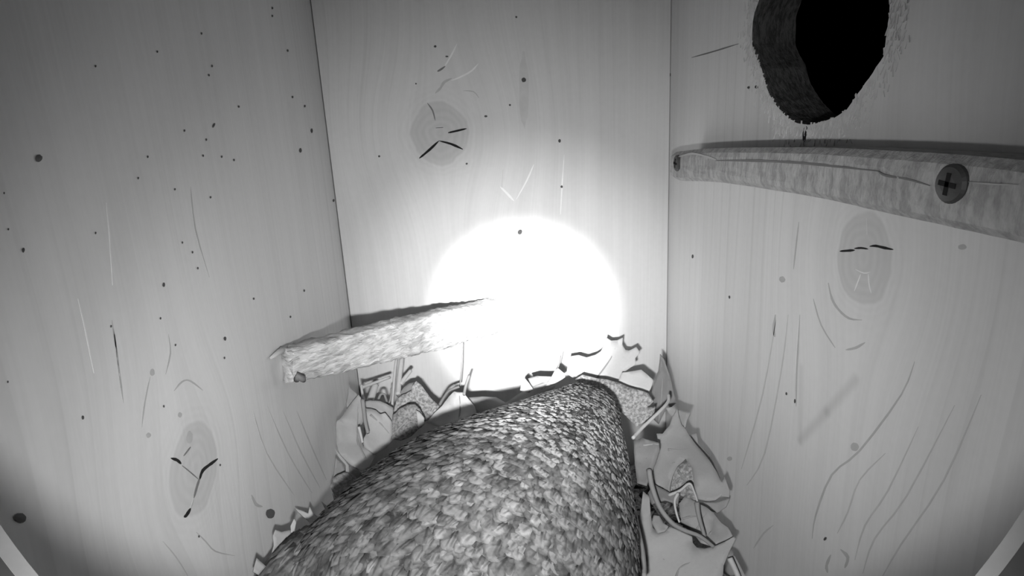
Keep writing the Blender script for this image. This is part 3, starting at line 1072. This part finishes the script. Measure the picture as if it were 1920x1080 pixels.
leaf('folded ribbed leaf behind the scooped leaf',
     Cc([(440, 700), (470, 650), (530, 690), (590, 720), (625, 750), (665, 800), (702, 825), (732, 882), (680, 905), (620, 930), (560, 912), (520, 865), (450, 800)]), .262, (.5, -.5), m_lmid, .08,
     [Cc([(560, 900), (620, 820), (625, 755)]), Cc([(520, 850), (560, 780), (600, 740)]), Cc([(460, 780), (500, 770), (540, 765)])], seed=27)
leaf('brown leaf pressed against the flank of the bird under the straw', Cc([(195, 365), (240, 345), (330, 372), (335, 410), (310, 480), (285, 540), (265, 605), (215, 590), (200, 480)]), .262, (.4, -.2), m_ldark, .06, [Cc([(245, 385), (300, 378), (330, 382)])], seed=28)
leaf('dark leaf scrap in the gap below the prickly leaf', Cc([(300, 590), (390, 640), (440, 640), (430, 700), (360, 680), (290, 700), (270, 640)]), .262, (.6, 0), m_ldark, .05, seed=29)
leaf('crumpled leaf piece showing through the torn hole', Cc([(385, 640), (390, 560), (440, 490), (500, 470), (540, 560), (535, 690), (470, 660)]), .276, (.5, -.2), m_lmot, .10, [Cc([(400, 600), (440, 560), (500, 540)]), Cc([(430, 520), (470, 580)])], seed=30)
leaf('small curled leaf cup in the dark notch of the scooped leaf', Cc([(290, 800), (300, 760), (330, 760), (350, 800), (380, 820), (360, 850), (320, 855)]), .256, (.6, 0), m_lmid, .10, seed=31)
leaf('narrow leaf tip against the holed board near the prickly leaf', Cc([(490, 330), (530, 320), (540, 375), (610, 455), (660, 560), (640, 550), (560, 440)]), .285, (.1, -.8), m_lmid, .03, seed=32)
leaf('grey leaf tips behind the top of the prickly leaf', Cc([(365, 185), (400, 178), (430, 195), (500, 210), (480, 260), (470, 300), (430, 260), (380, 215)]), .292, (.4, -.4), m_lmid, .06, seed=33)
leaf('pale leaf shard at the foot of the holed board by the scooped leaf', Cc([(690, 960), (735, 975), (790, 1080), (760, 1120), (720, 1040)]), .246, (.4, -.6), m_lmid, .04, seed=34)
leaf('leaf patch behind the scooped leaf meeting the holed board', Cc([(540, 690), (640, 690), (708, 668), (690, 715), (640, 745), (560, 720)]), .280, (.4, -.5), m_lmid, .05, seed=35)
leaf('pale leaf tooth jutting over the crown of the bird', B([(245, 508), (290, 440), (320, 380), (345, 360), (392, 400), (400, 430), (350, 460), (300, 490)]), .322, (.2, 0), m_lpale, .03, seed=36)
leaf('grey pointed leaf beside the pale tooth', B([(60, 530), (70, 470), (100, 440), (125, 470), (160, 520), (130, 545)]), .318, (.2, 0), m_lmid, .03, seed=37)
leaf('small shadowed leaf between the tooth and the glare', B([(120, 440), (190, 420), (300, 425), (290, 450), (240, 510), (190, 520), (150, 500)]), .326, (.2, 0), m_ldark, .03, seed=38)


def stem(name, label, cat, pts, ds, r, mat, taper=0.6):
    P3 = []
    sm = smooth_line(pts, 5)
    n = len(sm)
    for i, (x, y) in enumerate(sm):
        t = i / max(1, n - 1) * (len(ds) - 1)
        k = min(int(t), len(ds) - 2)
        p = at(x, y, ds[k] + (ds[k + 1] - ds[k]) * (t - k))
        p.x = min(max(p.x, XL + r * 1.2), XR - r * 1.2)
        p.y = min(p.y, YB - r * 1.2)
        P3.append(p)
    r *= 0.75
    v3, f3 = tube(P3, [r * (1 - (1 - taper) * i / n) for i in range(n)], 7)
    return tag(obj(name, v3, f3, mat, None, True), label, cat, 'straws and stems in the leaf bed')


stem('straw', 'pale straw leaning up from the crown of the bird towards the corner', 'straw', Cc([(190, 345), (240, 290), (330, 205), (375, 155), (381, 118)]), (.272, .300), .0011, m_straw, .9)
stem('dry_stalk', 'long brown stem curving down over the scooped leaf', 'stem', Cc([(275, 515), (290, 600), (330, 710), (395, 795), (460, 835), (545, 868), (620, 925)]), (.256, .246, .244), .0016, m_twig, .6)
stem('dry_stalk', 'short brown stalk crossing the folded ribbed leaf', 'stem', Cc([(530, 690), (540, 760), (572, 870)]), (.254, .250), .0015, m_twig)
stem('straw', 'bent pale straw below the torn hole, outer side', 'straw', Cc([(380, 650), (440, 625), (490, 588), (515, 630), (535, 690)]), (.262, .258, .258), .0009, m_straw)
stem('straw', 'bent pale straw below the torn hole, inner side', 'straw', Cc([(430, 640), (412, 680), (420, 740), (438, 795)]), (.258, .253), .0009, m_straw)
stem('straw', 'tall pale straw standing under the stick, nearer the corner', 'straw', Ee([(1020, 890), (1030, 760), (1040, 640), (1052, 535)]), (.320, .334), .0010, m_straw, .9)
stem('straw', 'tall pale straw standing under the stick, the broader of the pair', 'straw', Ee([(1065, 800), (1075, 680), (1093, 525)]), (.326, .338), .0020, m_straw, .9)
stem('straw', 'short straw slanting beside the tall pair', 'straw', Ee([(1085, 720), (1120, 670), (1160, 620)]), (.330, .336), .0018, m_straw, .8)
stem('straw', 'thin straw lying across the corner seam under the stick', 'straw', Ee([(795, 745), (880, 715), (1005, 668)]), (.318, .330), .0013, m_straw, .8)
stem('straw', 'short grey straw upright behind the arching leaf edge', 'straw', Ee([(855, 850), (875, 790), (895, 730)]), (.324, .330), .0028, m_straw, .9)
stem('straw', 'thin straw dropping over the scalloped leaf', 'straw', A([(385, 270), (395, 350), (405, 430), (425, 510)]), (.280, .274), .0013, m_twig, .8)
stem('straw', 'little straw splinter lying on the scalloped leaf', 'straw', A([(358, 465), (372, 520), (385, 580)]), (.272, .270), .0009, m_straw, .8)
stem('straw', 'slim straw at the inner edge of the corner under the stick', 'straw', A([(375, 160), (385, 230), (400, 275)]), (.318, .314), .0010, m_straw, .8)
stem('straw', 'looped straw behind the arching leaf edge', 'straw', A([(500, 265), (515, 232), (540, 228), (555, 265), (570, 300), (590, 250), (592, 185)]), (.316, .318, .322), .0009, m_twig, .8)
stem('dry_stalk', 'leaf stalk rising from the domed leaf beside the glare', 'stem', Ee([(1560, 800), (1575, 730), (1600, 655)]), (.310, .318), .0011, m_twig, .9)
stem('dry_stalk', 'hair-thin upright line between the stick and the domed leaf', 'stem', Ee([(1548, 372), (1545, 480), (1540, 620), (1528, 740)]), (.342, .336), .0006, m_twig, .9)  # a thin upright line, drawn as a tube like the stalks
stem('dry_stalk', 'dark curved stem behind the domed leaf', 'stem', Ee([(1375, 880), (1410, 820), (1450, 770), (1525, 740)]), (.322, .324), .0012, m_ldark, .8)
stem('dry_stalk', 'dark bent stem over the star-lobed leaf', 'stem', B([(345, 360), (358, 310), (366, 270)]), (.330, .335), .0006, m_ldark, .8)
stem('straw', 'pale straw at the foot of the holed board by the scooped leaf', 'straw', Cc([(705, 985), (740, 1060), (760, 1110)]), (.240, .236), .0016, m_straw, .9)
stem('dry_stalk', 'smooth stem lying along the flank of the bird', 'stem', Cc([(180, 690), (205, 820), (235, 960), (245, 1090)]), (.236, .224, .212), .0022, m_twig, .8)

# loose litter that fills the floor under the leaves
rl = random.Random(77)
V, Q = [], []
for k in range(2600):
    x = rl.uniform(XL + .004, XR - .004)
    y = rl.uniform(0.06, YB - .004)
    zt = 0.020 + 0.018 * max(0, (0.02 - x) / .1)
    under = any((x - c_.x) ** 2 + (y - c_.y) ** 2 < (s_[3] + .012) ** 2 for c_, s_ in zip(cs, ST))
    z = rl.uniform(.002, .014 if under else zt)
    l, wd = rl.uniform(.004, .011), rl.uniform(.001, .004)
    a = rl.uniform(0, 6.28)
    d = Vector((math.cos(a), math.sin(a), rl.gauss(0, .25))).normalized()
    s = Vector((-math.sin(a), math.cos(a), rl.gauss(0, .25))).normalized()
    n = d.cross(s)
    c = Vector((x, y, z))
    b = len(V)
    pts = [c - d * l, c - d * l * .2 + s * wd, c + d * l * .6 + s * wd * .7, c + d * l, c + d * l * .4 - s * wd, c - d * l * .5 - s * wd * .8]
    for p in pts:
        p.x = min(max(p.x, XL + .0008), XR - .0008)
        p.y = min(p.y, YB - .0008)
        p.z = max(p.z, .0006)
    V += pts + [p + n * .0004 for p in pts]
    Q += [tuple(range(b, b + 6)), tuple(b + 6 + i for i in (5, 4, 3, 2, 1, 0))]
    Q += [(b + i, b + (i + 1) % 6, b + 6 + (i + 1) % 6, b + 6 + i) for i in range(6)]
lit = obj('leaf_litter', V, Q, m_lmotd)
tag(lit, 'dark crumbled leaf litter covering the floor under the leaves', 'litter', kind='stuff')

# ------------------------------------------------------------------ the camera's own hood, its lip just in the lower corners
AX = ray(955, 440).normalized()
ALPHA = math.radians(45.5)
H0 = 0.050
RR = H0 * math.tan(ALPHA)
e1 = (RIGHT - AX * RIGHT.dot(AX)).normalized()
e2 = e1.cross(AX)
if e2.dot(UP) < 0:
    e2 = -e2
m_hood = plain('hood_black_plastic', 0.05, 0.6)
m_lip = plain('hood_pale_lip', 0.22, 0.6)
ARC0, ARC1 = math.radians(-162), math.radians(-18)


def arc(prof, n=72):
    """sweep a closed profile (distance ahead, radius) along the lower arc"""
    vs, fs = [], []
    m_ = len(prof)
    for k in range(n + 1):
        a = ARC0 + (ARC1 - ARC0) * k / n
        for h, r in prof:
            vs.append(CAM + AX * h + (e1 * math.cos(a) + e2 * math.sin(a)) * r)
    for k in range(n):
        for i in range(m_):
            j = (i + 1) % m_
            fs.append((k * m_ + i, k * m_ + j, (k + 1) * m_ + j, (k + 1) * m_ + i))
    fs.append(tuple(range(m_)))
    fs.append(tuple(n * m_ + i for i in reversed(range(m_))))
    return vs, fs


hood = empty('camera_shield', CAM + AX * H0 - e2 * RR)
tag(hood, 'curved dark shield under the nest camera, its pale lip crossing both lower corners', 'camera shield')
v, q = arc([(H0 - .0065, RR), (H0 - .0019, RR), (H0 - .0019, RR + .002), (H0 - .0065, RR + .002)])
adopt(obj('shield', v, q, m_hood), hood)
v, q = arc([(H0 - .0019, RR - .00005), (H0 - .0003, RR), (H0, RR + .0005), (H0, RR + .0022), (H0 - .0019, RR + .0022)])
adopt(obj('lip', v, q, m_lip), hood)
for a in (-2.4, -.74):        # struts that carry it from the front board
    p0 = CAM + AX * (H0 - .004) + (e1 * math.cos(a) + e2 * math.sin(a)) * (RR + .003)
    v, q = tube([p0, Vector((p0.x, YF + .0005, p0.z - .005))], .0016, 8)
    adopt(obj('strut', v, q, m_hood, None, True), hood)
